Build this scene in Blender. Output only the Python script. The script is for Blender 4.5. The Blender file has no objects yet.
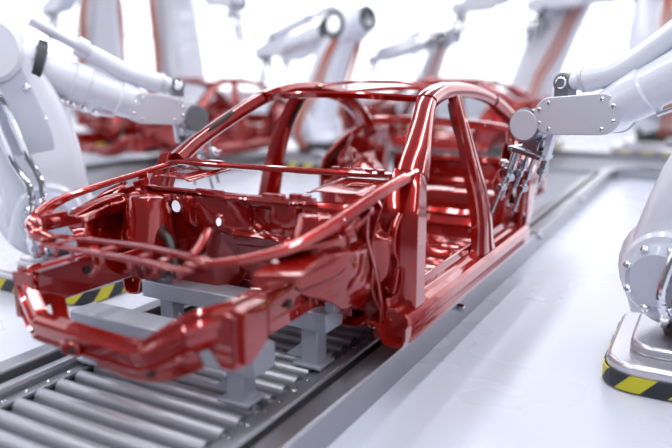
import bpy, bmesh, math, random
from mathutils import Vector, Matrix, noise
PI = math.pi
random.seed(7)
SC = bpy.context.scene
COL = SC.collection
C0 = -1.885                       # x of the production line's centre

# ------------------------------------------------------------------ materials
def mat(name, col, metal=0.0, rough=0.5, coat=0.0, coat_rough=0.03, spec=0.5, bump=None, flake=None, coat_ior=1.5):
    m = bpy.data.materials.new(name); m.use_nodes = True
    nt = m.node_tree; b = nt.nodes['Principled BSDF']
    b.inputs['Base Color'].default_value = (*col, 1)
    b.inputs['Metallic'].default_value = metal
    b.inputs['Roughness'].default_value = rough
    b.inputs['Coat Weight'].default_value = coat
    b.inputs['Coat Roughness'].default_value = coat_rough
    b.inputs['Specular IOR Level'].default_value = spec
    b.inputs['Coat IOR'].default_value = coat_ior
    tc = nt.nodes.new('ShaderNodeTexCoord')
    n = nt.nodes.new('ShaderNodeTexNoise'); n.inputs['Scale'].default_value = flake or 8
    nt.links.new(tc.outputs['Object'], n.inputs['Vector'])
    mr = nt.nodes.new('ShaderNodeMapRange')
    mr.inputs['To Min'].default_value = max(0.02, rough * 0.85); mr.inputs['To Max'].default_value = rough * 1.15
    nt.links.new(n.outputs['Fac'], mr.inputs['Value']); nt.links.new(mr.outputs['Result'], b.inputs['Roughness'])
    if bump:
        bp = nt.nodes.new('ShaderNodeBump'); bp.inputs['Strength'].default_value = bump[1]; bp.inputs['Distance'].default_value = .01
        n2 = nt.nodes.new('ShaderNodeTexNoise'); n2.inputs['Scale'].default_value = bump[0]
        nt.links.new(tc.outputs['Object'], n2.inputs['Vector'])
        nt.links.new(n2.outputs['Fac'], bp.inputs['Height']); nt.links.new(bp.outputs['Normal'], b.inputs['Normal'])
    return m

def emit(name, col, s):
    m = bpy.data.materials.new(name); m.use_nodes = True
    b = m.node_tree.nodes['Principled BSDF']
    b.inputs['Base Color'].default_value = (.8, .8, .8, 1)
    b.inputs['Emission Color'].default_value = (*col, 1); b.inputs['Emission Strength'].default_value = s
    return m

def hazard_mat():
    m = mat('hazard_paint', (.8, .6, .0), rough=.4)
    nt = m.node_tree; b = nt.nodes['Principled BSDF']
    tc = nt.nodes.new('ShaderNodeTexCoord'); sx = nt.nodes.new('ShaderNodeSeparateXYZ')
    nt.links.new(tc.outputs['UV'], sx.inputs[0])
    a = nt.nodes.new('ShaderNodeMath'); a.operation = 'MULTIPLY_ADD'; a.inputs[1].default_value = -.9
    nt.links.new(sx.outputs['Y'], a.inputs[0]); nt.links.new(sx.outputs['X'], a.inputs[2])
    f = nt.nodes.new('ShaderNodeMath'); f.operation = 'MULTIPLY'; f.inputs[1].default_value = 4.4
    nt.links.new(a.outputs[0], f.inputs[0])
    fr = nt.nodes.new('ShaderNodeMath'); fr.operation = 'FRACT'; nt.links.new(f.outputs[0], fr.inputs[0])
    g = nt.nodes.new('ShaderNodeMath'); g.operation = 'GREATER_THAN'; g.inputs[1].default_value = .5
    nt.links.new(fr.outputs[0], g.inputs[0])
    mx = nt.nodes.new('ShaderNodeMix'); mx.data_type = 'RGBA'
    mx.inputs['A'].default_value = (.62, .55, .02, 1); mx.inputs['B'].default_value = (.02, .022, .03, 1)
    nt.links.new(g.outputs[0], mx.inputs['Factor']); nt.links.new(mx.outputs['Result'], b.inputs['Base Color'])
    return m

M = dict(
    red=mat('red_paint', (.33, .007, .004), metal=.5, rough=.20, coat=1.0, coat_rough=.015, flake=30, coat_ior=1.7, spec=.12),
    seal=mat('black_sealer', (.012, .010, .011), rough=.35),
    white=mat('robot_paint', (.74, .76, .84), rough=.22, coat=.6, coat_rough=.05),
    lilac=mat('robot_casting', (.50, .52, .62), rough=.32, coat=.3),
    plate=mat('satin_cover', (.62, .63, .70), metal=.25, rough=.38),
    chrome=mat('chrome', (.78, .78, .82), metal=1, rough=.10),
    tool=mat('tool_steel', (.40, .41, .45), metal=1, rough=.18),
    dark=mat('dark_rubber', (.03, .032, .04), rough=.4),
    grey=mat('motor_grey', (.17, .18, .20), metal=.3, rough=.35),
    copper=mat('copper_hose', (.50, .15, .09), metal=.1, rough=.35),
    steel=mat('rail_steel', (.34, .34, .38), metal=.75, rough=.30, bump=(60, .05)),
    bed=mat('bed_steel', (.26, .26, .30), metal=.5, rough=.42),
    roller=mat('roller_steel', (.50, .50, .55), metal=.7, rough=.40),
    alu=mat('aluminium', (.46, .48, .55), metal=.35, rough=.42),
    sheet=mat('floor_sheet', (.30, .31, .36), metal=.1, rough=.55, spec=.25),
    base=mat('base_casting', (.62, .61, .66), metal=.7, rough=.25),
    hazard=hazard_mat(),
    floor=mat('floor_resin', (.62, .64, .74), rough=.28, spec=.35, flake=1.5),
    wall=mat('wall_paint', (.86, .87, .92), rough=.7),
    win=emit('daylit_glazing', (.95, .96, 1.0), 1.3),
    fill_glow=emit('fill_panel_glow', (.93, .95, 1.0), .5),  # weak glow for the added fill panel on the right
    mull=mat('window_mullion', (.80, .81, .86), rough=.5),
)

# ------------------------------------------------------------------ mesh helpers
class MB:
    def __init__(s): s.v = []; s.f = []
    def add(s, vf):
        n = len(s.v); s.v += [tuple(p) for p in vf[0]]; s.f += [tuple(i + n for i in f) for f in vf[1]]; return s

def cat(pts, k=6):
    """Catmull-Rom through tuples of any length."""
    if len(pts) == 2 or k <= 1:
        if k <= 1: return [tuple(p) for p in pts]
    P = [pts[0]] + list(pts) + [pts[-1]]
    out = []
    for i in range(1, len(P) - 2):
        a, b, c, d = P[i - 1], P[i], P[i + 1], P[i + 2]
        for j in range(k):
            t = j / k
            out.append(tuple(.5 * (2 * b[q] + (c[q] - a[q]) * t + (2 * a[q] - 5 * b[q] + 4 * c[q] - d[q]) * t * t
                                   + (3 * b[q] - a[q] - 3 * c[q] + d[q]) * t ** 3) for q in range(len(b))))
    out.append(tuple(pts[-1]))
    return out

def sweep(pts, prof, up=(0, 0, 1), k=6, cap=True, closed=False):
    """pts: (x,y,z[,sa,sb]); prof: (side, up) polygon; side = tangent x up."""
    pts = [p if len(p) == 5 else (*p, 1, 1) for p in pts]
    R = cat(pts, k) if k > 1 else pts
    n = len(R); m = len(prof); v = []; f = []
    U = Vector(up)
    for i, p in enumerate(R):
        a = Vector(R[max(i - 1, 0)][:3]); b = Vector(R[min(i + 1, n - 1)][:3])
        t = (b - a).normalized()
        s = t.cross(U)
        s = s.normalized() if s.length > 1e-5 else Vector((1, 0, 0))
        u = s.cross(t).normalized()
        o = Vector(p[:3])
        v += [tuple(o + s * (q[0] * p[3]) + u * (q[1] * p[4])) for q in prof]
    for i in range(n - 1):
        for j in range(m if not closed else m):
            j2 = (j + 1) % m
            f.append((i * m + j, i * m + j2, (i + 1) * m + j2, (i + 1) * m + j))
    if cap:
        f.append(tuple(range(m - 1, -1, -1))); f.append(tuple((n - 1) * m + j for j in range(m)))
    return v, f

def rrect(w, h, r=None, n=3):
    r = min(w, h) * .25 if r is None else r
    out = []
    for cx, cy, a0 in ((w/2-r, h/2-r, 0), (-w/2+r, h/2-r, PI/2), (-w/2+r, -h/2+r, PI), (w/2-r, -h/2+r, 1.5*PI)):
        for i in range(n + 1):
            a = a0 + PI / 2 * i / n
            out.append((cx + r * math.cos(a), cy + r * math.sin(a)))
    return out

def circ(r, n=16): return [(r * math.cos(2*PI*i/n), r * math.sin(2*PI*i/n)) for i in range(n)]

def hat(w, h, fl=.018, t=.004):
    """hat section with flanges: reads as pressed sheet metal"""
    return [(-w/2-fl, 0), (-w/2-fl, t), (-w/2, t), (-w/2+.008, h*.45), (-w/2+.014, h*.5), (-w/2+.016, h-.008), (-w/2+.024, h),
            (-.012, h), (-.006, h-.010), (.006, h-.010), (.012, h),
            (w/2-.024, h), (w/2-.016, h-.008), (w/2-.014, h*.5), (w/2-.008, h*.45), (w/2, t), (w/2+fl, t), (w/2+fl, 0)]

def tube(pts, r, n=12, k=8, up=(0.13, .21, .97)): return sweep(pts, circ(r, n), up, k)

def box(c, d, rot=None):
    x, y, z = d[0]/2, d[1]/2, d[2]/2
    v = [Vector((sx*x, sy*y, sz*z)) for sz in (-1, 1) for sx, sy in ((-1, -1), (1, -1), (1, 1), (-1, 1))]
    if rot is not None: v = [rot @ p for p in v]
    return [tuple(p + Vector(c)) for p in v], [(3, 2, 1, 0), (4, 5, 6, 7), (0, 1, 5, 4), (1, 2, 6, 5), (2, 3, 7, 6), (3, 0, 4, 7)]

def cyl(a, b, prof, n=24):
    """surface of revolution about a->b. prof: (t along in metres from a, radius)"""
    a, b = Vector(a), Vector(b); t = (b - a).normalized()
    s = t.orthogonal().normalized(); u = t.cross(s)
    v = []; f = []
    for d, r in prof:
        v += [tuple(a + t*d + (s*math.cos(2*PI*i/n) + u*math.sin(2*PI*i/n))*r) for i in range(n)]
    for k in range(len(prof) - 1):
        for i in range(n):
            j = (i + 1) % n
            f.append((k*n+i, k*n+j, (k+1)*n+j, (k+1)*n+i))
    f.append(tuple(range(n-1, -1, -1))); f.append(tuple((len(prof)-1)*n+i for i in range(n)))
    return v, f

def disc(c, axis, r, h, bev=.01, n=28):
    a = Vector(c); t = Vector(axis).normalized()
    return cyl(a - t*h/2, a + t*h/2, [(0, r-bev), (bev, r), (h-bev, r), (h, r-bev)], n)

def prism(poly, vec):
    """extrude a planar polygon of 3D points by vec"""
    n = len(poly); V = Vector(vec)
    v = [tuple(p) for p in poly] + [tuple(Vector(p) + V) for p in poly]
    f = [tuple(range(n-1, -1, -1)), tuple(range(n, 2*n))] + [(i, (i+1) % n, (i+1) % n + n, i + n) for i in range(n)]
    return v, f

def grid(fn, nu, nv, hole=None):
    v = [tuple(fn(i/(nu-1), j/(nv-1))) for j in range(nv) for i in range(nu)]
    f = []
    for j in range(nv-1):
        for i in range(nu-1):
            if hole and hole((i+.5)/(nu-1), (j+.5)/(nv-1)): continue
            f.append((j*nu+i, j*nu+i+1, (j+1)*nu+i+1, (j+1)*nu+i))
    return v, f

SPLIT = set('rail_rib elbow_cap headlamp_bracket wrist_cap flange_pad beam_pad header_pad rail_hole seal_ring bolt rivet arm_cover hose_fitting gripper_seal gripper_clamp'.split())
def islands(geo):
    v, f = (geo.v, geo.f) if isinstance(geo, MB) else geo
    par = list(range(len(v)))
    def fd(a):
        while par[a] != a: par[a] = par[par[a]]; a = par[a]
        return a
    for q in f:
        for b in q[1:]: par[fd(b)] = fd(q[0])
    out = {}
    for q in f: out.setdefault(fd(q[0]), []).append(q)
    res = []
    for fs in out.values():
        ids = sorted({i for q in fs for i in q}); mp = {i: k for k, i in enumerate(ids)}
        res.append(([v[i] for i in ids], [tuple(mp[i] for i in q) for q in fs]))
    return res
def obj(name, geo, m, parent=None, loc=None, ang=32, thick=None, bev=None, sub=0):
    if name in SPLIT:
        isl = islands(geo)
        if len(isl) > 1: return [obj1(name, g, m, parent, loc, ang, thick, bev) for g in isl][0]
        geo = isl[0]
    return obj1(name, geo, m, parent, loc, ang, thick, bev)
def obj1(name, geo, m, parent=None, loc=None, ang=32, thick=None, bev=None):
    me = bpy.data.meshes.new(name)
    v, f = (geo.v, geo.f) if isinstance(geo, MB) else geo
    me.from_pydata(v, [], f)
    bm = bmesh.new(); bm.from_mesh(me)
    bmesh.ops.recalc_face_normals(bm, faces=bm.faces)
    loose = [q for q in bm.verts if not q.link_faces]
    if loose: bmesh.ops.delete(bm, geom=loose, context='VERTS')
    bm.to_mesh(me); bm.free()
    me.materials.append(M[m])
    me.polygons.foreach_set('use_smooth', [True]*len(me.polygons))
    me.set_sharp_from_angle(angle=math.radians(ang))
    o = bpy.data.objects.new(name, me); COL.objects.link(o)
    if parent: o.parent = parent
    if loc: o.location = loc
    if thick:
        md = o.modifiers.new('thick', 'SOLIDIFY'); md.thickness = thick; md.offset = 0
    if bev:
        md = o.modifiers.new('edge', 'BEVEL'); md.width = bev; md.segments = 2; md.limit_method = 'ANGLE'; md.angle_limit = math.radians(40)
    return o

def tag(o, label, cat_, group=None):
    o['label'] = label; o['category'] = cat_
    if group: o['group'] = group
    return o
def structure(o): o['kind'] = 'structure'; return o
def empty(name, loc, rz=0):
    o = bpy.data.objects.new(name, None); COL.objects.link(o)
    o.empty_display_size = .1; o.location = loc; o.rotation_euler = (0, 0, rz); return o
def copy_tree(o, parent=None):
    c = o.copy(); COL.objects.link(c)
    if parent: c.parent = parent
    for ch in list(o.children): copy_tree(ch, c)
    return c

# ------------------------------------------------------------------ the setting
structure(obj('floor', box((-2, 8, -.05), (40, 36, .1)), 'floor'))
wb = MB()
wb.add(box((-2, 24.2, .4), (40, .2, .8))).add(box((-2, 24.2, 13.4), (40, .2, .8)))
for x in (-21.5, 17.5): wb.add(box((x, 24.2, 6.9), (1, .2, 12.2)))
structure(obj('wall_back', wb, 'wall'))
w = structure(obj('window_1', box((-2, 24.25, 6.9), (38, .05, 12.2)), 'win'))
mm = MB()
for x in range(-18, 16, 4): mm.add(box((x, 24.15, 6.9), (.10, .12, 12.2)))
for z in (2.9, 5.6, 9.4): mm.add(box((-2, 24.15, z), (38, .12, .10)))
obj('window_frame', mm, 'mull', w)
wl = MB()
wl.add(box((-20.1, 7, .4), (.2, 34, .8))).add(box((-20.1, 7, 8.7), (.2, 34, .8)))
for y in (-9.5, 23.5): wl.add(box((-20.1, y, 4.55), (.2, 1, 7.5)))
structure(obj('wall_left', wl, 'wall'))
w2 = structure(obj('window_2', box((-20.15, 7, 4.55), (.05, 32, 7.5)), 'win'))
mm = MB()
for y in range(-6, 22, 4): mm.add(box((-20.05, y, 4.55), (.12, .10, 7.5)))
for z in (2.9, 5.6): mm.add(box((-20.05, 7, z), (.12, 32, .10)))
obj('window_frame', mm, 'mull', w2)

wr = MB()  # right wall, out of view, carries the added fill panel
wr.add(box((10.1, 4, .4), (.2, 30, .8))).add(box((10.1, 4, 7.7), (.2, 30, .8)))
for y in (-10.5, 18.5): wr.add(box((10.1, y, 4.05), (.2, 1, 6.5)))
structure(obj('wall_right', wr, 'wall'))
w3 = structure(obj('side_fill_panel', box((10.15, 4, 4.05), (.05, 28, 6.5)), 'fill_glow'))  # unseen glowing panel added as side fill light for the car body
mm = MB()
for y in range(-8, 18, 4): mm.add(box((10.05, y, 4.05), (.12, .10, 6.5)))
for z in (2.9, 5.4): mm.add(box((10.05, 4, z), (.12, 28, .10)))
obj('window_frame', mm, 'mull', w3)  # bars across the added fill panel

# ------------------------------------------------------------------ conveyor
BED = .10
def rail_profile(sgn):
    # (offset, z) cross-section of the stepped side rail
    p = [(.468, .0), (.468, .118), (.482, .132), (.520, .132), (.530, .122), (.530, .02), (.590, .02), (.590, .142), (.598, .15), (.69, .15), (.70, .14), (.70, .0)]
    return [(sgn*a, b) for a, b in p]
def extrude_y(prof, y0, y1, x0=0):
    n = len(prof)
    v = [(x0+a, y0, b) for a, b in prof] + [(x0+a, y1, b) for a, b in prof]
    f = [tuple(range(n)), tuple(range(2*n-1, n-1, -1))] + [(i, i+n, (i+1) % n + n, (i+1) % n) for i in range(n)]
    return v, f
def make_conveyor(x, y0, y1, label, rollers, xl=-.12):
    root = empty('roller_conveyor', (x, (y0+y1)/2, 0)); tag(root, label, 'conveyor', 'assembly line conveyors')
    yc = (y0+y1)/2
    obj('conveyor_bed', box((xl/2, 0, .03), (.94-xl, y1-y0, .06)), 'bed', root)
    for s in (1, -1):
        x0 = xl if s < 0 else 0
        r = obj('side_rail', extrude_y(rail_profile(s), y0-yc, y1-yc, x0), 'steel', root, bev=.004)
        # bolted joints on the rail
        for yy in (3.52, 5.5, 7.4):
            if y0 < yy < y1:
                obj('joint_plate', box((x0+s*.645, yy-yc, .152), (.12, .012, .008)), 'tool', r)
                obj('joint_bolt', cyl((x0+s*.69, yy+.06-yc, .11), (x0+s*.735, yy+.06-yc, .11), [(0, .022), (.03, .022), (.045, .014)], 12), 'tool', r)
        obj('rail_channel', box((x0+s*.560, 0, .030), (.056, y1-y0, .03)), 'dark', r)
        st = obj('roller_strip', box((x0+s*.435, 0, .085), (.06, y1-y0, .02)), 'steel', root, bev=.003)
        rv = MB()
        for i in range(40 if x == C0 else 0):
            yy = y0+.1+i*.11
            if yy < min(y1, y0+4.4): rv.add(cyl((x0+s*.435, yy-yc, .094), (x0+s*.435, yy-yc, .101), [(0, .011), (.004, .011), (.007, .006)], 8))
        if rv.v: obj('rivet', rv, 'chrome', st)
    for yy in rollers:
        obj('roller', cyl((xl-.405, yy-yc, .072), (.405, yy-yc, .072), [(0, .012), (.02, .012), (.02, .034), (.79-xl, .034), (.79-xl, .012), (.81-xl, .012)], 14), 'roller', root)
    if rollers and rollers[-1] < y1-1:
        obj('cover_sheet', box((xl/2, (rollers[-1]+.08+y1)/2-yc, .085), (.81-xl, y1-rollers[-1]-.08, .02)), 'sheet', root)
    return root
TB = .108
rolls = [.9 + .105*i for i in range(44)]
make_conveyor(C0, .4, 9.6, 'roller conveyor with steel side rails carrying the nearest red car body', rolls)
make_conveyor(-7.05, 4.5, 10.0, 'distant roller conveyor under the blurred red car bodies at left', [5.0 + .14*i for i in range(24)])
# the line turns right at its far end
root = empty('conveyor_turn', (C0, 10.4, 0)); tag(root, 'flat steel conveyor turn at the far end of the line, curving right', 'conveyor')
obj('turn_bed', box((1.5, .52, .045), (12.0, 1.74, .09)), 'sheet', root)
obj('outer_rail', sweep([(-4.5, 1.46, .09), (7.5, 1.46, .09)], [(-.06, -.09), (.06, -.09), (.06, .07), (.05, .08), (-.05, .08), (-.06, .07)], k=1), 'bed', root)
arc = [(.62, -.80, .075)] + [(.62+.75-.75*math.cos(a), -.55+.55*math.sin(a), .075) for a in [i*PI/16 for i in range(9)]] + [(7.5, .0, .075)]
obj('inner_rail', sweep(arc, [(-.08, -.075), (.08, -.075), (.08, .065), (.07, .075), (-.07, .075), (-.08, .065)], k=1), 'steel', root)

# ------------------------------------------------------------------ trestles under the body
def trestle(y, o0, o1, ztop, zb, p0, p1, label, pads):
    BED = TB; root = empty('body_trestle', (C0+(o0+o1)/2, y, BED)); tag(root, label, 'support', 'trestles under the car body')
    xc = (o0+o1)/2
    h = ztop-zb
    obj('crossbeam', box((0, 0, (ztop+zb)/2-BED), (o1-o0, .15, h)), 'alu', root, bev=.008)
    for p in (p0, p1):
        b = MB(); b.add(box((p-xc, 0, (zb-BED)/2+.002), (.085, .085, zb-BED-.004))).add(box((p-xc, 0, .008), (.15, .13, .016)))
        po = obj('post', b, 'alu', root, bev=.004)
        s = 1 if p < xc else -1
        g = prism([(p-xc+s*.04, -.006, .02), (p-xc+s*.15, -.006, .02), (p-xc+s*.04, -.006, .11)], (0, .012, 0))
        obj('brace', g, 'alu', root)
    for p in pads:
        obj('rest_pad', box((p[0]-xc, 0, (ztop+p[1])/2-BED), (.05, .10, p[1]-ztop)), 'alu', root, bev=.004)
trestle(2.52, -.60, .485, .385, .295, -.47, .375, 'grey aluminium trestle crossing under the middle of the red front frame rails', [(-.485, .468), (.485, .468)])
trestle(2.07, -.60, .42, .36, .25, -.54, .30, 'grey aluminium trestle below the front bumper beam, nearest the camera', [])

# ------------------------------------------------------------------ the car body
CR = Vector((0, 3.6, .25))       # base of the body in line coordinates
def K(geo):
    v, f = (geo.v, geo.f) if isinstance(geo, MB) else geo
    return [tuple(Vector(p) - CR) for p in v], f
def mir(geo, s):
    v, f = (geo.v, geo.f) if isinstance(geo, MB) else geo
    return [(p[0]*s, p[1], p[2]) for p in v], f
def nz(p, s, seed=0): return noise.noise(Vector((p[0]*s+seed, p[1]*s+seed*1.7, p[2]*s-seed)))
def sst(a, b, x):
    t = max(0, min(1, (x-a)/(b-a))); return t*t*(3-2*t)
def bump(x, c, w, e):            # plateau of half width w with soft edge e
    return 1 - sst(w, w+e, abs(x-c))

def make_car(label):
    car = empty('car_body', (C0, 3.6, .25)); tag(car, label, 'car body', 'red car bodies on the lines')
    def part(name, geo, m='red', parent=car, **k): return obj(name, K(geo), m, parent, **k)
    # floor pan with tunnel, beads and seat crossmembers
    def fl(u, v):
        o = -.72 + 1.44*u; y = 2.62 + 1.80*v
        z = .285 + .13*bump(o, 0, .09, .09) + .075*bump(y, 3.35, .05, .035)*bump(o, 0, .66, .05) + .06*bump(y, 3.95, .05, .03)*bump(o, 0, .66, .05)
        for cy in (2.85, 3.05, 3.17, 3.56, 3.70, 4.10, 4.22):
            z += .016*bump(y, cy, .022, .02)*(bump(abs(o), .40, .17, .04))
        for co in (.22, .58): z += .014*bump(abs(o), co, .02, .02)
        return o, y, z + .006*nz((o, y, 0), 9)
    part('floor_pan', grid(fl, 110, 130), thick=.004)
    # heel board, ledge and boot floor
    def hb(u, v):
        o = -.70 + 1.4*u
        P = cat([(4.42, .29), (4.44, .34), (4.48, .58), (4.52, .615), (4.66, .61), (4.70, .56), (4.8, .50), (5.5, .47), (5.6, .50)], 5)
        a = v*(len(P)-1); i = min(int(a), len(P)-2); t = a-i
        y = P[i][0]*(1-t)+P[i+1][0]*t; z = P[i][1]*(1-t)+P[i+1][1]*t
        d = .0
        if y < 4.5:
            for cz in (.40, .47): d += .020*bump(z, cz, .012, .012)*bump(abs(o), .33, .22, .03)
            d -= .03*bump(o, 0, .06, .03)*bump(z, .42, .07, .03)
            for co in (-.55, -.1, .12, .60): d += .015*bump(o, co, .02, .015)
        if y > 4.75: z += .02*bump(o, .3, .15, .04)*bump(y, 5.1, .2, .05) - .03*bump(o, -.25, .2, .04)*bump(y, 5.15, .2, .05)
        return o, y-d, z + .006*nz((o, y, z), 8, 2)
    part('rear_bulkhead', grid(hb, 100, 90), thick=.004)
    def rp(u, v):
        o = -.62 + 1.24*u; z = .46 + .27*v
        return o, 5.58 + .03*bump(o, 0, .35, .05)*bump(z, .6, .07, .03) + .015*bump(z, .72, .01, .01) + .008*nz((o, 0, z), 7, 4), z
    part('rear_panel', grid(rp, 70, 24), thick=.006)
    # rear shelf bar between the rear pillars
    part('rear_shelf', sweep([(-.63, 5.28, 1.0), (-.3, 5.22, 1.015), (.3, 5.12, 1.0), (.62, 5.03, .965)], hat(.13, .06, .02), k=6))
    for s in (1, -1):
        part('shelf_bracket', mir(prism([(.55, 5.02, .985), (.64, 5.0, .985), (.655, 4.96, .88), (.60, 5.0, .89)], (0, .06, 0)), s), bev=.006)
    for s in (1, -1):
        # sill
        sp = [(.815, .262), (.822, .29), (.812, .318), (.824, .332), (.818, .372), (.80, .392), (.765, .398), (.752, .412), (.722, .416), (.716, .452), (.706, .452), (.690, .40), (.66, .36), (.66, .262)]
        n = len(sp); ys = [2.585, 2.61, 3.2, 3.9, 4.5, 4.68, 4.74]
        v = []; f = []
        for q, y in enumerate(ys):
            for a, b in sp: v.append((s*(a - (.012 if q in (0, 6) else 0)), y, b + (.05*(b > .39) if q == 6 else .0)))
        for q in range(len(ys)-1):
            for j in range(n): f.append((q*n+j, q*n+(j+1) % n, (q+1)*n+(j+1) % n, (q+1)*n+j))
        f += [tuple(range(n)), tuple((len(ys)-1)*n+j for j in range(n-1, -1, -1))]
        sill = part('sill', (v, f))
        lip = [(.640, .350), (.675, .348), (.694, .325), (.702, .285), (.720, .262), (.775, .256), (.808, .266), (.820, .30), (.822, .35)]
        off = []
        for i, p in enumerate(lip):
            q0, q1 = lip[max(i-1, 0)], lip[min(i+1, len(lip)-1)]
            dx, dz = q1[0]-q0[0], q1[1]-q0[1]; L = math.hypot(dx, dz); off.append((p[0]-dz/L*.010, p[1]+dx/L*.010))
        poly = [(a, 2.53, b) for a, b in lip] + [(a, 2.53, b) for a, b in reversed(off)]
        part('sill_hook', mir(prism(poly, (0, .06, 0)), s), parent=sill, ang=50)
        # hinge pillar: box section with deep front face and bright hinge bracket
        hp = sweep([(.700, 2.735, .37), (.700, 2.735, .55), (.692, 2.755, .75), (.685, 2.825, .90, .8, .9), (.69, 2.855, .965, .7, .8)],
                   [(-.10, -.045), (-.08, -.055), (.085, -.055), (.10, -.04), (.104, -.012), (.094, .0), (.104, .012), (.104, .045), (.08, .052), (-.10, .052)], up=(0, 1, 0), k=6)
        if s < 0: hp = ([((p[0]-.80)*.5+.80, p[1], p[2]) for p in hp[0]], hp[1])
        hpo = part('hinge_pillar', mir(hp, s))
        part('hinge_bracket', mir(sweep([(.70, 2.685, .60), (.70, 2.645, .66), (.70, 2.655, .74), (.70, 2.72, .80)], rrect(.035, .02, .006), up=(0, 1, 0), k=3), s), parent=hpo)
        part('hinge_bracket', mir(sweep([(.66, 2.68, .47), (.715, 2.63, .475), (.72, 2.66, .57)], rrect(.02, .02, .006), up=(0, 1, 0), k=3), s), parent=hpo)
        # wheel arch rear plate: thin flange curving down from the fender rail to the sill
        def fp(u, v):
            z = .34 + .57*v
            y = 2.58 - .10*math.sin(PI*v)
            a0, a1 = .60 - .10*math.sin(PI*v) + .05*v, .70 - .02*math.sin(PI*v) 
            o = a0 + (a1-a0)*u
            return s*o, y + .05*(1-u)*(.6+.4*math.sin(5*v)) + .012*nz((o, y, z), 8, 5), z
        part('arch_plate', grid(fp, 24, 40), thick=.005)
        fl_ = sweep([(.685, 2.565, .33), (.70, 2.545, .44), (.70, 2.475, .62), (.685, 2.43, .76), (.68, 2.46, .88)], rrect(.008, .020, .002), up=(0, 1, 0), k=6)
        part('arch_flange', mir(fl_, s))
        # front pillar, roof rail and rear pillar: one continuous ring
        ring = [(.70, 2.86, .95), (.665, 2.99, 1.04), (.60, 3.20, 1.155), (.535, 3.42, 1.26), (.515, 3.60, 1.305), (.515, 3.80, 1.325), (.53, 4.15, 1.312),
                (.55, 4.50, 1.255), (.585, 4.80, 1.15), (.62, 5.0, 1.035), (.65, 5.14, .93)]
        pr = [(-.040, -.022), (-.044, .002), (-.030, .016), (-.012, .022), (.012, .030), (.032, .024), (.044, .006), (.046, -.018), (.034, -.030), (.022, -.024), (.012, -.034), (-.020, -.034)]
        R = cat(ring, 8)
        sec = {'front_pillar': (0, 25), 'roof_rail': (25, 57), 'rear_pillar': (57, 81)}
        for nm, (a, b) in sec.items():
            seg = R[a:b]
            lo = []
            for i, p in enumerate(seg):
                q = (a+i)/(len(R)-1)
                w = 1.25 - .35*sst(.0, .25, q) + .25*sst(.75, 1, q)
                lo.append((*p, w*1.40, 1.30 + .25*(1-sst(0, .15, q)) + .1*sst(.8, 1, q)))
            if s < 0: lo = lo
            g = sweep(lo, pr, up=(.55, 0, 1), k=1)
            part(nm, mir(g, s), ang=40)
        # black drip sealer in the far pillar's channel
        sl = sweep([(.578, 3.01, 1.108), (.556, 3.085, 1.150), (.533, 3.16, 1.192)], rrect(.014, .022, .004), up=(.5, 0, 1), k=4)
        if s < 0: part('sealer_strip', mir(sl, s), 'seal')
        # centre pillar
        cp = [(.775, 3.80, .40, 1.9, 1.0), (.768, 3.80, .46, 1.55, 1), (.757, 3.80, .58, 1.25, 1), (.725, 3.80, .74, 1.1, 1), (.69, 3.79, .86, 1.0, .95), (.64, 3.80, 1.02, .85, .85), (.585, 3.83, 1.17, .72, .75), (.53, 3.88, 1.295, .85, .7)]
        cpr = [(-.075, -.045), (-.078, -.005), (-.062, .004), (-.058, .026), (-.045, .032), (-.018, .032), (-.012, .022), (.012, .022), (.018, .032), (.045, .032), (.058, .026), (.062, .004), (.078, -.005), (.075, -.045), (.03, -.055), (-.03, -.055)]
        cpo = part('centre_pillar', mir(sweep([(p[0], -p[1], p[2], p[3], p[4]) for p in cp], cpr, up=(1, 0, 0), k=6), s) if False else mir(sweep(cp, cpr, up=(1, 0, .2), k=6), s), ang=38)
        part('sealer_strip', mir(sweep([(.576, 3.80, 1.06), (.536, 3.825, 1.15), (.503, 3.86, 1.235)], rrect(.02, .02, .004), up=(1, 0, 0), k=4), s), 'seal', parent=cpo)
        # gusset closing the rear pillar towards the shelf
        w_ = .25 if s < 0 else .10
        part('pillar_gusset', mir(prism([(.50, 4.50-.0, 1.262), (.525, 4.50+w_*.9, 1.20), (.60, 5.12, 1.03), (.615, 5.18-w_*.1, .985), (.60, 5.18-w_*1.4, .99), (.54, 4.72-w_*.2, 1.13)], (.012, 0, 0)), s), bev=.004)
        # rear quarter: outer skin with wheel arch cut, drawn in (y,z)
        q = [(4.62, .40), (4.60, .55), (4.62, .74), (4.70, .90), (4.86, .985), (5.04, .975), (5.25, .935), (5.50, .875), (5.66, .80), (5.70, .66), (5.68, .52), (5.60, .47), (5.48, .48),
             (5.44, .545), (5.36, .605), (5.22, .64), (5.06, .63), (4.90, .575), (4.80, .48), (4.76, .38), (4.74, .29), (4.66, .29)]
        def qo(y, z): return .808 - .10*sst(4.75, 5.75, y) - .20*sst(.70, 1.05, z) - .02*sst(.5, .3, z)
        qo_ = lambda p, d=0: (s*(qo(*p)-d), p[0], p[1])
        skin = MB()
        bm = bmesh.new()
        vs = [bm.verts.new((p[0], p[1], 0)) for p in q]
        fa = bm.faces.new(vs)
        for _ in range(1): bmesh.ops.triangulate(bm, faces=bm.faces[:])
        bmesh.ops.subdivide_edges(bm, edges=bm.edges[:], cuts=3, use_grid_fill=True)
        bm.verts.ensure_lookup_table(); bm.verts.index_update()
        skin.v = [(s*qo(p.co.x, p.co.y), p.co.x, p.co.y) for p in bm.verts]
        skin.f = [tuple(x.index for x in f.verts) for f in bm.faces]; bm.free()
        quarter = part('rear_quarter', skin, thick=.006)
        # return flange around door edge and wheel arch
        edge = [qo_(p, .02) for p in q[::1]]
        part('arch_lip', sweep(edge[12:21], rrect(.05, .008, .003), up=(s, 0, 0), k=3), parent=quarter)
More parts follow.
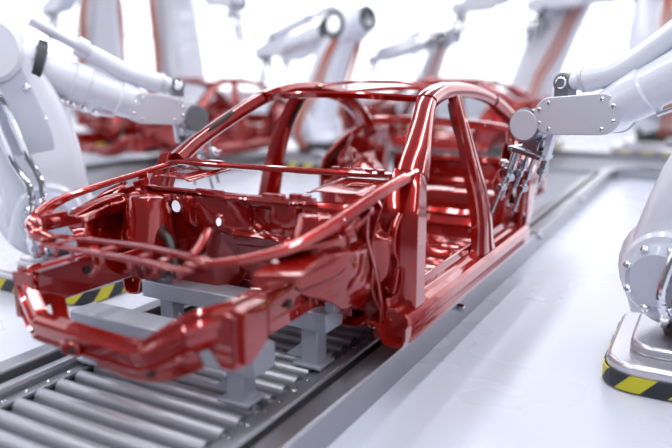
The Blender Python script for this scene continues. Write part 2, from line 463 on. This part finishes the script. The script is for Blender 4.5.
        part('door_jamb', sweep([qo_(p, .03) for p in (q[21], q[0], q[1], q[2], q[3], q[4])], rrect(.06, .03, .008), up=(s, 0, 0), k=4), parent=quarter)
        # inner wheelhouse and side trim panel behind the rear door
        def wi(u, v):
            y = 4.46 + 1.0*u; zt = .70 + .28*sst(.0, .35, u)
            z = .33 + (zt-.33)*v
            r = math.hypot(y-5.08, z-.40)
            o = .66 - .05*sst(.5, 1., v) - .16*(1-sst(.22, .38, r)) + .018*bump(y, 4.60, .02, .02) - .02*bump(z, .74, .015, .015)*bump(y, 4.9, .3, .05)
            o += .03*bump(y, 4.72, .045, .015)*bump(z, .62, .05, .015) + .03*bump(y, 4.62, .03, .015)*bump(z, .47, .03, .015)
            return s*(o + .010*nz((o, y, z), 7, 8)), y, z
        part('rear_wheelhouse', grid(wi, 70, 50), thick=.005)
        part('speaker_ring', mir(cyl((.615, 4.78, .78), (.585, 4.78, .785), [(0, .055), (.012, .06), (.02, .05), (.02, .038), (.0, .034)], 24), s))
        # frame rail
        fr = [(.495, 1.74, .552, 1, 1.0), (.495, 2.0, .555, 1, 1), (.49, 2.25, .555, 1, 1), (.48, 2.45, .54, 1, 1.05), (.46, 2.62, .46, 1.1, 1), (.45, 2.80, .36, 1.2, .8), (.45, 3.1, .295, 1.2, .5)]
        frp = [(-.045, -.075), (-.045, .06), (-.055, .064), (-.055, .074), (-.02, .074), (-.014, .064), (.014, .064), (.02, .074), (.062, .074), (.062, .064), (.045, .058), (.045, .018), (.038, .010), (.038, -.022), (.045, -.032), (.045, -.075), (.03, -.085), (-.03, -.085)]
        rail = part('frame_rail', mir(sweep(fr, frp, k=6), s), ang=25)
        d = MB()
        for y in (1.80, 1.87, 1.93): d.add(box((.542, y, .55), (.012, .018, .135)))
        d.add(box((.552, 1.745, .535), (.05, .014, .19)))
        for y in (2.22, 2.27, 2.32): d.add(box((.540, y, .555), (.010, .02, .12)))
        part('rail_rib', mir(d, s), parent=rail, bev=.004)
        h = MB()
        for y, z, r in ((1.90, .525, .009), (2.06, .56, .018)): h.add(cyl((.538, y, z), (.5485, y, z), [(0, r), (.0105, r)], 16))
        h.add(cyl((.452, 1.98, .575), (.4405, 1.98, .575), [(0, .018), (.0115, .018)], 16))
        part('rail_hole', mir(h, s), 'seal', parent=rail)
        # bracket under the rail's front end
        part('crash_bracket', mir(prism([(.546, 1.70, .615), (.546, 1.70, .445), (.546, 1.73, .425), (.546, 1.81, .425), (.546, 1.90, .475), (.546, 1.90, .615)], (.010, 0, 0)), s), bev=.003)
        part('crash_bracket', mir(prism([(.44, 1.700, .625), (.556, 1.700, .625), (.556, 1.700, .43), (.50, 1.700, .43), (.44, 1.700, .50)], (0, .012, 0)), s), bev=.003)
        # strut tower
        st = cyl((.475, 2.38, .60), (.475, 2.405, .85), [(0, .135), (.06, .13), (.09, .118), (.16, .112), (.19, .10), (.215, .095), (.232, .088), (.24, .07), (.238, .045), (.225, .04)], 32)
        part('strut_tower', mir(st, s))
        # inner fender: deep pressed panel from the fender rail down to the frame rail
        def nf(u, v):
            # v: 0 at the bottom (frame rail / wheel opening), 1 at the fender rail
            y = 1.98 + .62*u
            zb = .64 - .10*sst(.10, .40, u) - .10*sst(.35, .7, u) - .05*sst(.7, 1, u)
            zt = .79 + .10*u
            z = zb + (zt-zb)*v
            ob = .505 + .09*sst(.15, .55, u) + .04*sst(.6, 1, u)
            ot = .585 + .085*sst(0, .5, u)
            o = ob + (ot-ob)*v
            w = sst(.12, .45, u)
            o += w*(.050*math.sin(PI*v)**1.0 - .045*bump(v, .78, .05, .10) - .05*bump(u+.25*v, .98, .03, .07))
            o -= (1-w)*.05*math.sin(PI*v)
            o += .026*bump(u-.35*v, .20, .03, .05)*(1-v)
            o += .024*nz((y*1.0, z*1.1, .3), 5, 3) + .008*nz((y, z, .1), 13, 9)
            return s*o, y + .03*w*math.sin(PI*v), z
        part('inner_fender', grid(nf, 90, 60), thick=.005)
        part('fender_scoop', mir(sweep([(.60, 2.04, .775, .5, 1), (.635, 2.13, .785, 1, 1), (.66, 2.24, .80, 1.2, 1), (.675, 2.36, .835, 1.1, 1), (.68, 2.46, .865, .6, 1)],
             [(-.030, .016), (-.016, .004), (.0, .0), (.016, .004), (.030, .014), (.034, .006), (.016, -.006), (.0, -.010), (-.016, -.006), (-.034, .008)], k=6), s), ang=50)
        # lower wheelhouse apron inside the wheel opening
        def ap(u, v):
            y = 2.10 + .50*u; z = .40 + .22*v
            o = .40 + .10*sst(.3, 1, u)*(1-.4*v) - .03*math.sin(PI*v) + .03*nz((y, z, 0), 8, 1)
            return s*o, y + .08*(1-v)*(1-u), z + .10*(1-v)*(1-u)**2
        part('wheel_apron', grid(ap, 44, 30), thick=.005)
        # cowl side plate with a slot
        def cpf(u, v): return s*(.33 + .27*u), 2.54 + .33*v + .03*u, .895 + .02*v + .008*bump(u, .5, .35, .08)
        part('cowl_plate', grid(cpf, 40, 40, hole=lambda u, v: .45 < u < .80 and .30 < v < .62), thick=.005)
    # fender rails (the two front corners differ)
    frail = [(-.026, -.018), (-.03, .010), (-.018, .018), (-.006, .012), (.006, .012), (.018, .02), (.03, .012), (.034, -.012), (.026, -.02)]
    near = [(.37, 1.765, .762, .5, .6), (.44, 1.83, .764, .6, .6), (.51, 1.90, .774, .7, .7), (.58, 2.0, .793, .9, .9), (.625, 2.14, .826, 1, 1), (.655, 2.34, .876, 1, 1), (.68, 2.56, .925, 1, 1), (.70, 2.86, .968, 1.1, 1)]
    part('fender_rail', sweep(near, frail, k=6))
    far = [(-.42, 1.80, .752, .6, .8), (-.52, 1.80, .770, 1.0, 1.3), (-.59, 1.86, .806, 1.0, 1.3), (-.63, 2.02, .860, .75, .8), (-.66, 2.30, .89, .7, .6), (-.68, 2.55, .908, .7, .6), (-.70, 2.84, .93, .8, .7)]
    part('fender_rail', sweep(far, frail, k=6))
    part('headlamp_bracket', prism([(.545, 2.0, .752), (.565, 1.80, .742), (.72, 1.86, .742), (.665, 2.13, .75), (.56, 2.19, .755)], (0, 0, .006)), bev=.002)
    part('headlamp_bracket', prism([(.565, 1.80, .742), (.72, 1.86, .742), (.72, 1.86, .733), (.60, 1.81, .715), (.567, 1.80, .70)], (0, .008, 0)), bev=.002)
    lb = MB().add(box((-.52, 1.90, .80), (.02, .12, .07))).add(box((-.47, 1.96, .79), (.10, .015, .05))).add(cyl((-.50, 1.90, .80), (-.50, 1.86, .80), [(0, .02), (.04, .02)], 14))
    lb.add(sweep([(-.52, 1.98, .80), (-.53, 2.12, .835), (-.55, 2.30, .85)], rrect(.05, .016, .005), k=4))
    part('headlamp_bracket', lb, bev=.004)
    # radiator support: two bars, rungs and tabs
    tb = part('radiator_support', sweep([(-.44, 1.775, .745), (-.36, 1.735, .752), (0, 1.715, .758), (.30, 1.70, .757), (.385, 1.70, .755)], rrect(.042, .011, .003), k=5))
    part('support_bar', sweep([(-.44, 1.83, .757), (0, 1.82, .775), (.33, 1.79, .774), (.40, 1.775, .770)], rrect(.040, .011, .003), k=5), parent=tb)
    for o in (-.40, -.30, -.06, .13, .23, .355):
        part('rung', box((o, 1.77, .765), (.022 + .02*(o > .3), .09, .010)), parent=tb, bev=.003)
    for o in (-.37, -.29, -.20, -.04, .10, .22, .33):
        t = MB().add(box((o, 1.71, .735), (.022, .008, .04))).add(box((o, 1.698, .716), (.026, .026, .006)))
        part('tab', t, parent=tb, bev=.002)
    part('strut_brace', sweep([(-.14, 1.76, .765), (-.10, 1.74, .70), (-.12, 1.72, .66)], rrect(.03, .015, .004), k=3), parent=tb)
    part('latch_post', sweep([(.31, 1.80, .78), (.312, 1.86, .82), (.305, 1.90, .85)], rrect(.03, .014, .004), k=3), parent=tb)
    # bumper beam: drops and bows forward between the rails
    bp = [(-.535, 1.82, .565, 1, 1.15), (-.535, 1.76, .552, 1, 1.15), (-.47, 1.715, .51, 1, 1.0), (-.36, 1.668, .452, 1, .82), (-.33, 1.655, .447, 1, .80), (-.10, 1.632, .450, 1, .80), (.15, 1.615, .452, 1, .80),
          (.24, 1.612, .458, 1, .84), (.29, 1.62, .478, 1, .9), (.40, 1.665, .548, 1, 1.0), (.47, 1.725, .575, 1, 1.0), (.50, 1.78, .58, 1, 1)]
    bpr = [(.035, -.062), (.045, -.045), (.030, -.035), (.030, -.005), (.044, .005), (.044, .028), (.028, .038), (.020, .058), (-.012, .066), (-.024, .058), (-.024, -.055), (-.010, -.066)]
    bb = part('bumper_beam', sweep(bp, bpr, k=4), ang=28)
    part('tow_boss', box((-.10, 1.603, .425), (.09, .06, .055)), parent=bb, bev=.010)
    part('tow_boss', sweep([(.02, 1.61, .405), (.20, 1.60, .40), (.33, 1.625, .415), (.43, 1.68, .46)], rrect(.03, .07, .01), k=5), parent=bb)
    part('boss_hole', cyl((.29, 1.598, .41), (.29, 1.580, .41), [(0, .012), (.022, .012)], 14), 'seal', parent=bb)
    part('boss_hole', cyl((-.075, 1.575, .425), (-.075, 1.570, .425), [(0, .014), (.006, .014)], 14), 'seal', parent=bb)
    part('lower_brace', prism([(-.50, 1.82, .49), (-.40, 1.82, .49), (-.16, 1.66, .41), (-.27, 1.66, .41)], (0, 0, .02)), bev=.006)
    # firewall
    holes = [(-.372, .779, .030, .030), (-.115, .728, .016, .021)]
    def fw(u, v):
        o = -.60 + 1.16*u; z = .36 + .50*v
        y = 2.50 + .03*sst(.95, 1, v)
        y += .10*bump(o, .02, .13, .10)*(1-sst(.35, .7, v))
        y += .05*(1-sst(.0, .45, v))
        y -= .035*bump(z, .655, .025, .02)*bump(o, .17, .20, .03)
        y -= .030*bump(o, -.50, .06, .03)*bump(z, .78, .045, .02) + .03*bump(o, -.29, .018, .015)*bump(z, .77, .06, .03)
        y += .030*bump(o, .10, .05, .02)*bump(z, .76, .04, .02) - .03*bump(o, .30, .02, .015)*bump(z, .76, .08, .02)
        y += .045*nz((o, z, 0), 4, 2) + .006*nz((o, z, 3), 11, 6)
        for (a, b, c, d) in holes:
            y -= .012*(1-sst(1.2, 1.7, math.hypot((o-a)/c, (z-b)/d)))
            r = math.hypot((o-a)/c, (z-b)/d)
            if .72 < r < 1.28: o, z = a+(o-a)/r, b+(z-b)/r
        return o, y, z
    def fh(u, v):
        o = -.60 + 1.16*u; z = .36 + .50*v
        return any(math.hypot((o-a)/c, (z-b)/d) < .98 for a, b, c, d in holes)
    fwo = part('firewall', grid(fw, 150, 76, hole=fh), thick=.004)
    part('firewall_flange', sweep([(-.60, 2.50, .862), (-.3, 2.485, .862), (0, 2.48, .864), (.25, 2.485, .868), (.40, 2.50, .874)], [(-.016, -.010), (-.016, .004), (-.004, .008), (.016, .004), (.016, -.006), (.0, -.010)], k=5), parent=fwo)
    part('flange_pad', MB().add(box((-.16, 2.478, .872), (.16, .02, .012))).add(box((.20, 2.478, .878), (.11, .03, .02))).add(box((.33, 2.49, .884), (.10, .03, .02))), parent=fwo, bev=.003)
    part('wiring_tube', tube([(-.40, 2.42, .74), (-.36, 2.36, .68), (-.26, 2.30, .66), (-.20, 2.26, .58), (-.18, 2.25, .52)], .022), 'seal')
    for s_, p0 in ((1, (-.44, 2.44, .80)), (1, (.13, 2.47, .73))):
        part('stud_boss', cyl(p0, (p0[0], p0[1]-.03, p0[2]), [(0, .024), (.02, .022), (.03, .012)], 14), parent=fwo)
    # cowl beam and dash rail
    part('cowl_beam', sweep([(-.70, 2.80, .93), (-.60, 2.80, .945), (-.2, 2.80, .945), (.25, 2.84, .945), (.55, 2.88, .948), (.70, 2.90, .955)], [(-.03, -.012), (-.032, .004), (-.02, .012), (.0, .006), (.018, .014), (.03, .006), (.032, -.008), (.015, -.014)], k=6))
    d = MB()
    for o in (.30, .36, .42, .48, .54): d.add(box((o, 2.86, .966), (.035, .03, .012)))
    d.add(box((-.45, 2.79, .962), (.25, .03, .012)))
    part('beam_pad', d, bev=.003)
    # roof: header, cross bow, rear header
    part('roof_header', sweep([(-.52, 3.53, 1.285), (-.40, 3.47, 1.285), (-.15, 3.42, 1.295), (.15, 3.42, 1.295), (.38, 3.46, 1.283), (.52, 3.52, 1.275)], [(-.055, -.016), (-.05, .006), (-.02, .012), (.01, .006), (.045, .016), (.055, .006), (.04, -.02), (.0, -.012), (-.03, -.024)], k=6))
    hd = MB()
    for o in (-.41, -.05, .29, .42): hd.add(box((o, 3.395 + .25*o*o, 1.296-.05*o*o), (.09, .02, .014)))
    part('header_pad', hd, bev=.003)
    part('roof_bow', sweep([(-.52, 4.02, 1.315), (-.2, 4.0, 1.345), (.2, 4.0, 1.345), (.52, 4.02, 1.315)], hat(.07, .018, .012), k=5))
    part('rear_header', sweep([(-.53, 4.50, 1.262), (-.2, 4.55, 1.295), (.2, 4.55, 1.295), (.53, 4.50, 1.255)], hat(.10, .025, .014), k=5))
    return car

car = make_car('nearest car body, sharp and bare, glossy red, on the conveyor between two robots')

# other bodies on the neighbouring line
for (x, y, rz, lab) in ((-7.05, 8.3, 0, 'blurred red car body at the left, behind the wrist of the left robot'),
                        (-4.15, 10.92, -PI/2, 'blurred red car body standing crosswise, seen through the window openings of the nearest body')):
    c = copy_tree(car); c.location = (x, y, .25); c.rotation_euler.z = rz; c['label'] = lab

# ------------------------------------------------------------------ robots
def stripe_ring(w, d, r, z0, z1, n=6):
    pts = rrect(w, d, r, n); L = 0; uv = []
    N = len(pts); v = []; f = []
    cum = [0]
    for i in range(N): cum.append(cum[-1] + math.dist(pts[i], pts[(i+1) % N]))
    for i in range(N+1):
        p = pts[i % N]
        for q, (z, k) in enumerate(((z0, .985), (z0, 1), (z1, 1), (z1, .985))):
            v.append((p[0]*k, p[1]*k, z))
            uv.append((cum[i], z))
    for i in range(N):
        for q in range(4):
            a = i*4+q; b = i*4+(q+1) % 4
            f.append((a, b, b+4, a+4))
    return v, f, uv

def make_robot(base, yaw, S, E, W, label, tool=True, scale=1.0, detail=True, hose='chrome', fore_r=.115, plate=True, arm_w=.40, group='white robots along the lines', tool_tilt=0.0, flip=1, elbow_ring=True, plate_len=.43):
    rb = empty('industrial_robot', (*base, 0), yaw); rb.scale = (scale,)*3
    tag(rb, label, 'robot', group)
    def part(name, geo, m, parent=rb, **k): return obj(name, geo, m, parent, **k)
    S = Vector((S[0], 0, S[1])); E = Vector((E[0], 0, E[1])); W = Vector((W[0], 0, W[1]))
    Y = Vector((0, 1, 0))
    # base with striped rim
    b = prism([(x, y, 0) for x, y in rrect(.92, .84, .15, 6)], (0, 0, .135))
    bo = part('base_plate', b, 'base', bev=.02); bo.rotation_euler = (0, 0, -yaw)
    v, f, uv = stripe_ring(.945, .865, .155, .012, .085)
    me = bpy.data.meshes.new('hazard_stripe'); me.from_pydata(v, [], f)
    ul = me.uv_layers.new(name='UVMap')
    for lp in me.loops: ul.data[lp.index].uv = uv[lp.vertex_index]
    me.materials.append(M['hazard'])
    hz = bpy.data.objects.new('hazard_stripe', me); COL.objects.link(hz); hz.parent = bo
    # casting on the plate
    cs = MB().add(prism([(x, y, .13) for x, y in rrect(.74, .60, .12, 5)], (0, 0, .06)))
    for s in (1, -1):
        cs.add(prism([(.10, s*.24, .13), (.40, s*.24, .13), (.40, s*.24, .19), (.24, s*.24, .25), (.10, s*.24, .25)], (0, s*.06, 0)))
    part('base_casting', cs, 'base', parent=bo, bev=.018)
    part('pedestal', cyl((0, 0, .18), (0, 0, .34), [(0, .25), (.03, .235), (.10, .235), (.12, .25), (.16, .25)], 32), 'dark')
    t = MB().add(cyl((0, 0, .33), (0, 0, .50), [(0, .27), (.02, .29), (.08, .29), (.13, .24), (.17, .20)], 32))
    for s in (1, -1):
        t.add(sweep([(S.x-.05, s*.225, .34), (S.x-.03, s*.235, .42), (S.x, s*.235, S.z)], rrect(.07, .42, .03), up=(1, 0, 0), k=4))
        t.add(disc((S.x, s*.235, S.z), Y, .21, .09, .02))
    part('turret', t, 'white', ang=40)
    for s in (1, -1):
        mo = MB().add(cyl((S.x, s*.27, S.z), (S.x, s*.36, S.z), [(0, .16), (.02, .165), (.06, .155), (.09, .12)], 28))
        m_ = part('shoulder_motor', mo, 'lilac')
        if detail:
            st = MB()
            for i in range(8):
                a = i*PI/4 + .3
                c = Vector((S.x+.145*math.cos(a), s*.33, S.z+.145*math.sin(a)))
                st.add(cyl(c, c+Y*s*.03, [(0, .02), (.02, .02), (.03, .010)], 10))
            part('bolt', st, 'chrome', parent=m_)
    # lower arm: big banana shaped casting bulging towards the reach side
    d = (E-S); n = Vector((d.z, 0, -d.x)).normalized()
    P = [S - d*.02, S + d*.22 + n*.05, S + d*.5 + n*.075, S + d*.78 + n*.05, E]
    sc = [(1.12, .98), (1.25, 1), (1.12, .95), (.92, .85), (.78, .75)]
    pts = [(*p, a, bb) for p, (a, bb) in zip(P, sc)]
    arm = sweep(pts, rrect(.36, arm_w, .10, 5), up=(1, 0, 0.001), k=8)
    la = MB().add(arm).add(disc(S, Y, arm_w*.56, .35, .05)).add(disc(E, Y, arm_w*.42, .29, .04))
    lo = part('lower_arm', la, 'white', ang=45)
    if detail:
        cov = MB()
        for s in (1, -1):
            cov.add(sweep([(*(S+d*.12+n*.03+Y*s*.178), 1, 1), (*(S+d*.5+n*.06+Y*s*.192), .9, 1), (*(S+d*.86+n*.03+Y*s*.15), .6, 1)], rrect(.05, .26, .02), up=(1, 0, 0), k=5))
        part('arm_cover', cov, 'lilac', parent=lo)
        st = MB()
        for s in (1, -1):
            for q, w in ((.30, .14), (.30, -.10), (.55, .12), (.55, -.10), (.75, .09), (.16, .16)):
                c = S+d*q+n*(w+.05)+Y*s*.185
                st.add(cyl(c, c+Y*s*.022, [(0, .022), (.012, .022), (.022, .012)], 12))
        part('bolt', st, 'chrome', parent=lo)
    # hoses looping down the side
    for s in (1, -1):
        for j, dy in enumerate((.0, .07)):
            pth = [E - n*.10 + Y*s*.17, S + d*.72 - n*(.02+dy) + Y*s*.25, S + d*.40 - n*(.0+dy*1.3) + Y*s*.27, S + d*.20 + n*(.02-dy) + Y*s*.33,
                   S + n*(-.05-dy) + Y*s*.40, Vector((S.x-.06-dy, s*.38, S.z-.14)), Vector((S.x-.04-dy, s*.32, .30)), Vector((S.x-.02-dy, s*.24, .27))]
            part('hose', tube([tuple(p) for p in pth], .022, 10, 8), hose)
    # elbow and forearm
    fd = (W-E); fl = fd.length; ft = fd.normalized(); fn = Vector((-ft.z, 0, ft.x))
    if fn.z < 0: fn = -fn
    el = MB().add(disc(E, Y, .205, .44, .03)).add(cyl(E-ft*.34, E+ft*.26, [(0, .13), (.02, .15), (.22, .155), (.30, .17), (.5, .165), (.6, .14)], 28))
    eo = part('elbow_housing', el, 'white', ang=40)
    rg = MB()
    for s in (1, -1) if elbow_ring else (): rg.add(cyl(E+Y*s*.20, E+Y*s*.245, [(0, .155), (.035, .165), (.045, .150), (.045, .12), (.03, .11)], 32))
    rg.add(cyl(E-ft*.30, E-ft*.36, [(0, .145), (.05, .145), (.06, .13), (.06, .11), (.04, .10)], 28))
    part('seal_ring', rg, 'dark', parent=eo)
    part('flange_ring', cyl(E+ft*.27, E+ft*.33, [(0, .15), (.0, .172), (.05, .172), (.06, .15)], 32), 'dark', parent=eo)
    mc = MB()
    for s in (1, -1) if elbow_ring else (): mc.add(cyl(E+Y*s*.22, E+Y*s*.236, [(0, .11), (.012, .11), (.016, .09)], 24))
    if mc.v: part('elbow_cap', mc, 'chrome', parent=eo)
    # plate axis: last part of the arm runs nearly level to the wrist
    pl0 = W + Vector((-.155, 0, .055)); pl1 = W + Vector((-plate_len, 0, .075))
    a0 = E + ft*.1; a1 = pl1 + Vector((.04, 0, 0))
    ad = (Vector(a1)-a0); al = ad.length; at = ad.normalized(); an = Vector((-at.z, 0, at.x))
    if an.z < 0: an = -an
    part('forearm', cyl(a0, a1, [(0, fore_r*1.12), (al*.45, fore_r*1.05), (al*.46, fore_r*1.14), (al*.56, fore_r*1.14), (al*.57, fore_r), (al*.78, fore_r*.95), (al*.79, fore_r*1.06), (al*.86, fore_r*1.02), (al, fore_r*.85)], 28), 'white', ang=40)
    # actuator over the forearm
    q0 = a0 + an*.27 + at*.08; q1 = pl1 + Vector((.22, 0, .155)); q2 = pl1 + Vector((.10, 0, .175)); q3 = pl1 + Vector((-.08, 0, .235))
    ac = part('actuator', sweep([(*q1, .62, .8), (*(q1*.3+q2*.7), 1.0, 1.0), (*q2, 1.05, 1.05), (*q3, 1.0, 1.0), (*(q3*.6+q0*.4), .9, .9)], circ(.062, 18), up=(0, 1, 0), k=6), 'white', ang=45)
    qd = (q0-q3).normalized()
    m0 = q3*.72+q0*.28
    part('actuator_rod', MB().add(cyl(m0, q0, [(0, .05), (.10, .05), (.10, .066), (.17, .066), (.17, .034), ((q0-m0).length, .034)], 18)), 'plate', parent=ac)
    ey = q1 + Vector((.035, 0, -.004))
    part('pivot_eye', MB().add(disc(ey, Y, .052, .10, .01)).add(box(tuple(ey+Vector((0, 0, -.05))), (.08, .09, .06))), 'grey', parent=ac)
    part('pivot_pin', MB().add(disc(ey, Y, .032, .125, .008)), 'chrome', parent=ac)
    part('clamp', cyl(q1*.62+q2*.38 - Vector((.03, 0, -.006)), q1*.62+q2*.38, [(0, .066), (.02, .066)], 20), 'plate', parent=ac)
    # cables and fittings under the forearm
    if detail:
        fit = MB()
        for i in range(5):
            c = a0 + at*al*(.35+.08*i) - an*(fore_r+.03)
            fit.add(cyl(c-at*.03, c+at*.03, [(0, .014), (.02, .024), (.04, .024), (.06, .014)], 10))
        fit.add(tube([tuple(a0+at*.2-an*.15), tuple(a0+at*al*.5-an*.165), tuple(a0+at*al*.8-an*.13)], .012))
        part('hose_fitting', fit, 'chrome')
    # wrist covers: stadium plates both sides
    def stadium(c0, c1, r, y0, y1, r1=None):
        r1 = r1 or r; ax = (c1-c0).normalized(); pn = Vector((-ax.z, 0, ax.x)); pts = []
        for i in range(13):
            a = PI/2 + PI*i/12; pts.append(c0 + ax*(r*math.cos(a)) + pn*(r*math.sin(a)))
        for i in range(13):
            a = -PI/2 + PI*i/12; pts.append(c1 + ax*(r1*math.cos(a)) + pn*(r1*math.sin(a)))
        return prism([(p.x, y0, p.z) for p in pts], (0, y1-y0, 0))
    wb_ = part('wrist_body', stadium(pl0, pl1, .080, -.085, .085, .098), 'white', bev=.012)
    for s in (1, -1):
        y0, y1 = (.085, .108) if s > 0 else (-.108, -.085)
        pc = part('wrist_cover', stadium(pl0, pl1, .098, y0, y1, .104), 'plate', bev=.006)
        if not detail: continue
        st = MB()
        for c, r, aa in ((pl0, .068, (95, 150, 210, 265)), (pl1, .074, (85, 30, -30, -85))):
            for a in aa:
                ax = (pl1-pl0).normalized(); pn = Vector((-ax.z, 0, ax.x)); k = math.radians(a)
                p = c + ax*r*math.cos(k) + pn*r*math.sin(k) + Y*s*.106
                st.add(cyl(p, p+Y*s*.010, [(0, .012), (.006, .012), (.010, .007)], 10))
        part('bolt', st, 'chrome', parent=pc)
    # wrist joint
    wj = MB().add(disc(W, Y, .084, .17, .006, 36))
    wj.add(sweep([tuple(pl0), tuple(W*.5+pl0*.5), tuple(W)], rrect(.13, .10, .03), up=(0, 1, 0), k=3))
    part('wrist_joint', wj, 'lilac', ang=35)
    kn = []
    for i in range(80):
        a = 2*PI*i/80; r = .094 if i % 2 else .086
        kn.append((W.x+r*math.cos(a), W.z+r*math.sin(a)))
    for s in (1, -1): part('knurled_ring', prism([(x, s*.086, z) for x, z in kn], (0, s*.016, 0)), 'grey')
    dk = MB()
    for s in (1, -1): dk.add(disc(W+Y*s*.105, Y, .083, .010, .003, 32))
    part('wrist_cap', dk, 'plate' if flip > 0 else 'grey')
    if tool:
        ca, sa = math.cos(tool_tilt), math.sin(tool_tilt)
        Rm = Matrix.Rotation(tool_tilt, 3, 'Y')
        def T(p): return tuple(W + Rm @ Vector(p))
        def TB(c, dd): return box(T(c), dd, Rm)
        g0 = MB().add(TB((-.04, 0, -.10), (.10, .10, .06)))
        g0.add(TB((-.02, -.05, -.155), (.20, .03, .03))).add(TB((-.02, .05, -.155), (.20, .03, .03)))
        g0.add(TB((.07, 0, -.155), (.03, .14, .025))).add(TB((-.115, 0, -.155), (.03, .14, .025)))
        gr = part('gripper', g0, 'tool', bev=.005)
        part('gripper_seal', MB().add(TB((-.02, -.068, -.15), (.15, .008, .014))).add(TB((-.11, -.04, -.14), (.03, .06, .05))), 'dark', parent=gr, bev=.003)
        for (x, y, L, bx) in ((.075, -.05, .34, .11), (.04, .05, .40, .09), (.00, -.03, .24, .03), (-.08, .04, .34, -.04), (-.10, -.05, .16, -.10)):
            r_ = MB().add(cyl(T((x, y, -.15)), T((bx, y, -.15-L)), [(0, .013), (L*.5, .013), (L*.5, .009), (L*1.02, .009)], 12))
            r_.add(cyl(T((bx*.6+x*.4, y-.03, -.15-L*.6)), T((bx*.6+x*.4, y+.03, -.15-L*.6)), [(0, .022), (.06, .022)], 16))
            r_.add(TB((bx*.4+x*.6, y, -.15-L*.36), (.034, .034, .05)))
            part('gripper_finger', r_, 'tool', parent=gr, bev=.003)
        cl = MB().add(TB((.12, -.04, -.27), (.10, .016, .02))).add(TB((.15, -.04, -.275), (.02, .05, .035))).add(cyl(T((.08, -.06, -.22)), T((.14, -.06, -.30)), [(0, .012), (.03, .018), (.06, .018), (.09, .008)], 10))
        part('gripper_clamp', cl, 'chrome', parent=gr, bev=.003)
        part('gripper_strap', TB((-.125, .0, -.09), (.035, .05, .15)), 'white', parent=gr, bev=.004)
    return rb

make_robot((.11, 3.55), math.atan2(.33, -1.045), (.18, .50), (-.46, 1.84), (1.05, 1.135),
           'white robot at the right whose striped base is cut by the frame edge', tool_tilt=-.22, arm_w=.50)
make_robot((-3.76, 3.16), math.radians(56), (-.20, .52), (-.46, 1.55), (.82, 1.105),
           'white robot at the left edge, with a large curved arm and bright hoses', tool_tilt=-.1, flip=-1, arm_w=.54, elbow_ring=False, plate_len=.36)
# robots of the lines behind
B = dict(detail=False)
make_robot((-5.45, 9.2), math.radians(165), (0, .52), (-.55, 1.75), (1.0, 1.45), 'blurred white robot behind the far window opening of the nearest body', hose='copper', scale=1.2, **B)
make_robot((-9.3, 10.6), math.radians(-20), (0, .52), (-.35, 2.4), (1.3, 1.75), 'tall blurred grey robot rising behind the blurred red body at the left', hose='copper', scale=1.5, arm_w=.6, **B)
make_robot((-8.9, 15.6), math.radians(170), (0, .52), (-.55, 1.95), (1.2, 1.5), 'faint blurred robot far back, above the front half of the nearest roof', hose='copper', scale=1.2, **B)
make_robot((-7.0, 17.4), math.radians(185), (0, .52), (-.45, 1.9), (1.2, 1.5), 'faint blurred robot far back, above the rear half of the nearest roof', hose='copper', scale=1.2, **B)
make_robot((-11.25, 10.3), math.radians(165), (0, .52), (-.15, 2.1), (1.3, 1.75), 'blurred robot at the upper left, behind the elbow of the left robot', hose='copper', scale=1.6, arm_w=.6, **B)
make_robot((-3.3, 13.6), math.radians(188), (0, .6), (-.80, 2.5), (1.0, 1.9), 'large blurred grey robot just right of the nearest roof, leaning up to the right', hose='copper', scale=1.4, arm_w=.6, **B)
make_robot((-.9, 13.2), math.radians(182), (0, .6), (.10, 1.95), (1.45, 1.75), 'large blurred robot at the top right, behind the forearm of the right robot', hose='copper', scale=1.5, arm_w=.6, **B)

cb = tag(empty('control_cabinet', (-8.75, 6.3, 0)), 'white blurred control cabinet behind the curved arm of the left robot', 'cabinet')
obj('cabinet_body', box((0, 0, .68), (.95, .6, 1.20)), 'white', cb, bev=.02)
obj('plinth', box((0, 0, .04), (.90, .55, .08)), 'grey', cb)
for dx in (-.235, .235):
    dr = obj('door', box((dx, -.306, .68), (.455, .02, 1.12)), 'wall', cb, bev=.004)
    obj('handle', box((dx*.2, -.322, .75), (.02, .02, .14)), 'grey', dr, bev=.004)

# ------------------------------------------------------------------ light
def area(name, loc, rot, sx, sy, power, col=(1, 1, 1)):
    l = bpy.data.lights.new(name, 'AREA'); l.shape = 'RECTANGLE'; l.size = sx; l.size_y = sy; l.energy = power; l.color = col
    o = bpy.data.objects.new(name, l); COL.objects.link(o); o.location = loc; o.rotation_euler = rot; return o
for x in (-6.5, -3.4, -.6, 2.4):
    area('ceiling_light', (x, 4.5, 6.0), (0, 0, 0), .35, 16, 250, (.95, .97, 1))
wd = bpy.data.worlds.new('hall_daylight'); SC.world = wd; wd.use_nodes = True
bg = wd.node_tree.nodes['Background']; bg.inputs[0].default_value = (.80, .83, 1.0, 1); bg.inputs[1].default_value = .15

# ------------------------------------------------------------------ camera
cam = bpy.data.cameras.new('camera'); co = bpy.data.objects.new('camera', cam); COL.objects.link(co)
co.location = (0, 0, 1.40)
yaw, pit = math.radians(28.96), math.radians(12.27)
co.rotation_euler = (PI/2 - pit, 0, yaw)
cam.sensor_width = 36; cam.lens = 685/672*36
cam.clip_start = .05; cam.clip_end = 200
cam.dof.use_dof = True; cam.dof.focus_distance = 3.45; cam.dof.aperture_fstop = .62
SC.camera = co
SC.view_settings.view_transform = 'Standard'; SC.view_settings.look = 'None'
SC.view_settings.exposure = 0.38; SC.view_settings.gamma = 1; SC.view_settings.use_curve_mapping = False
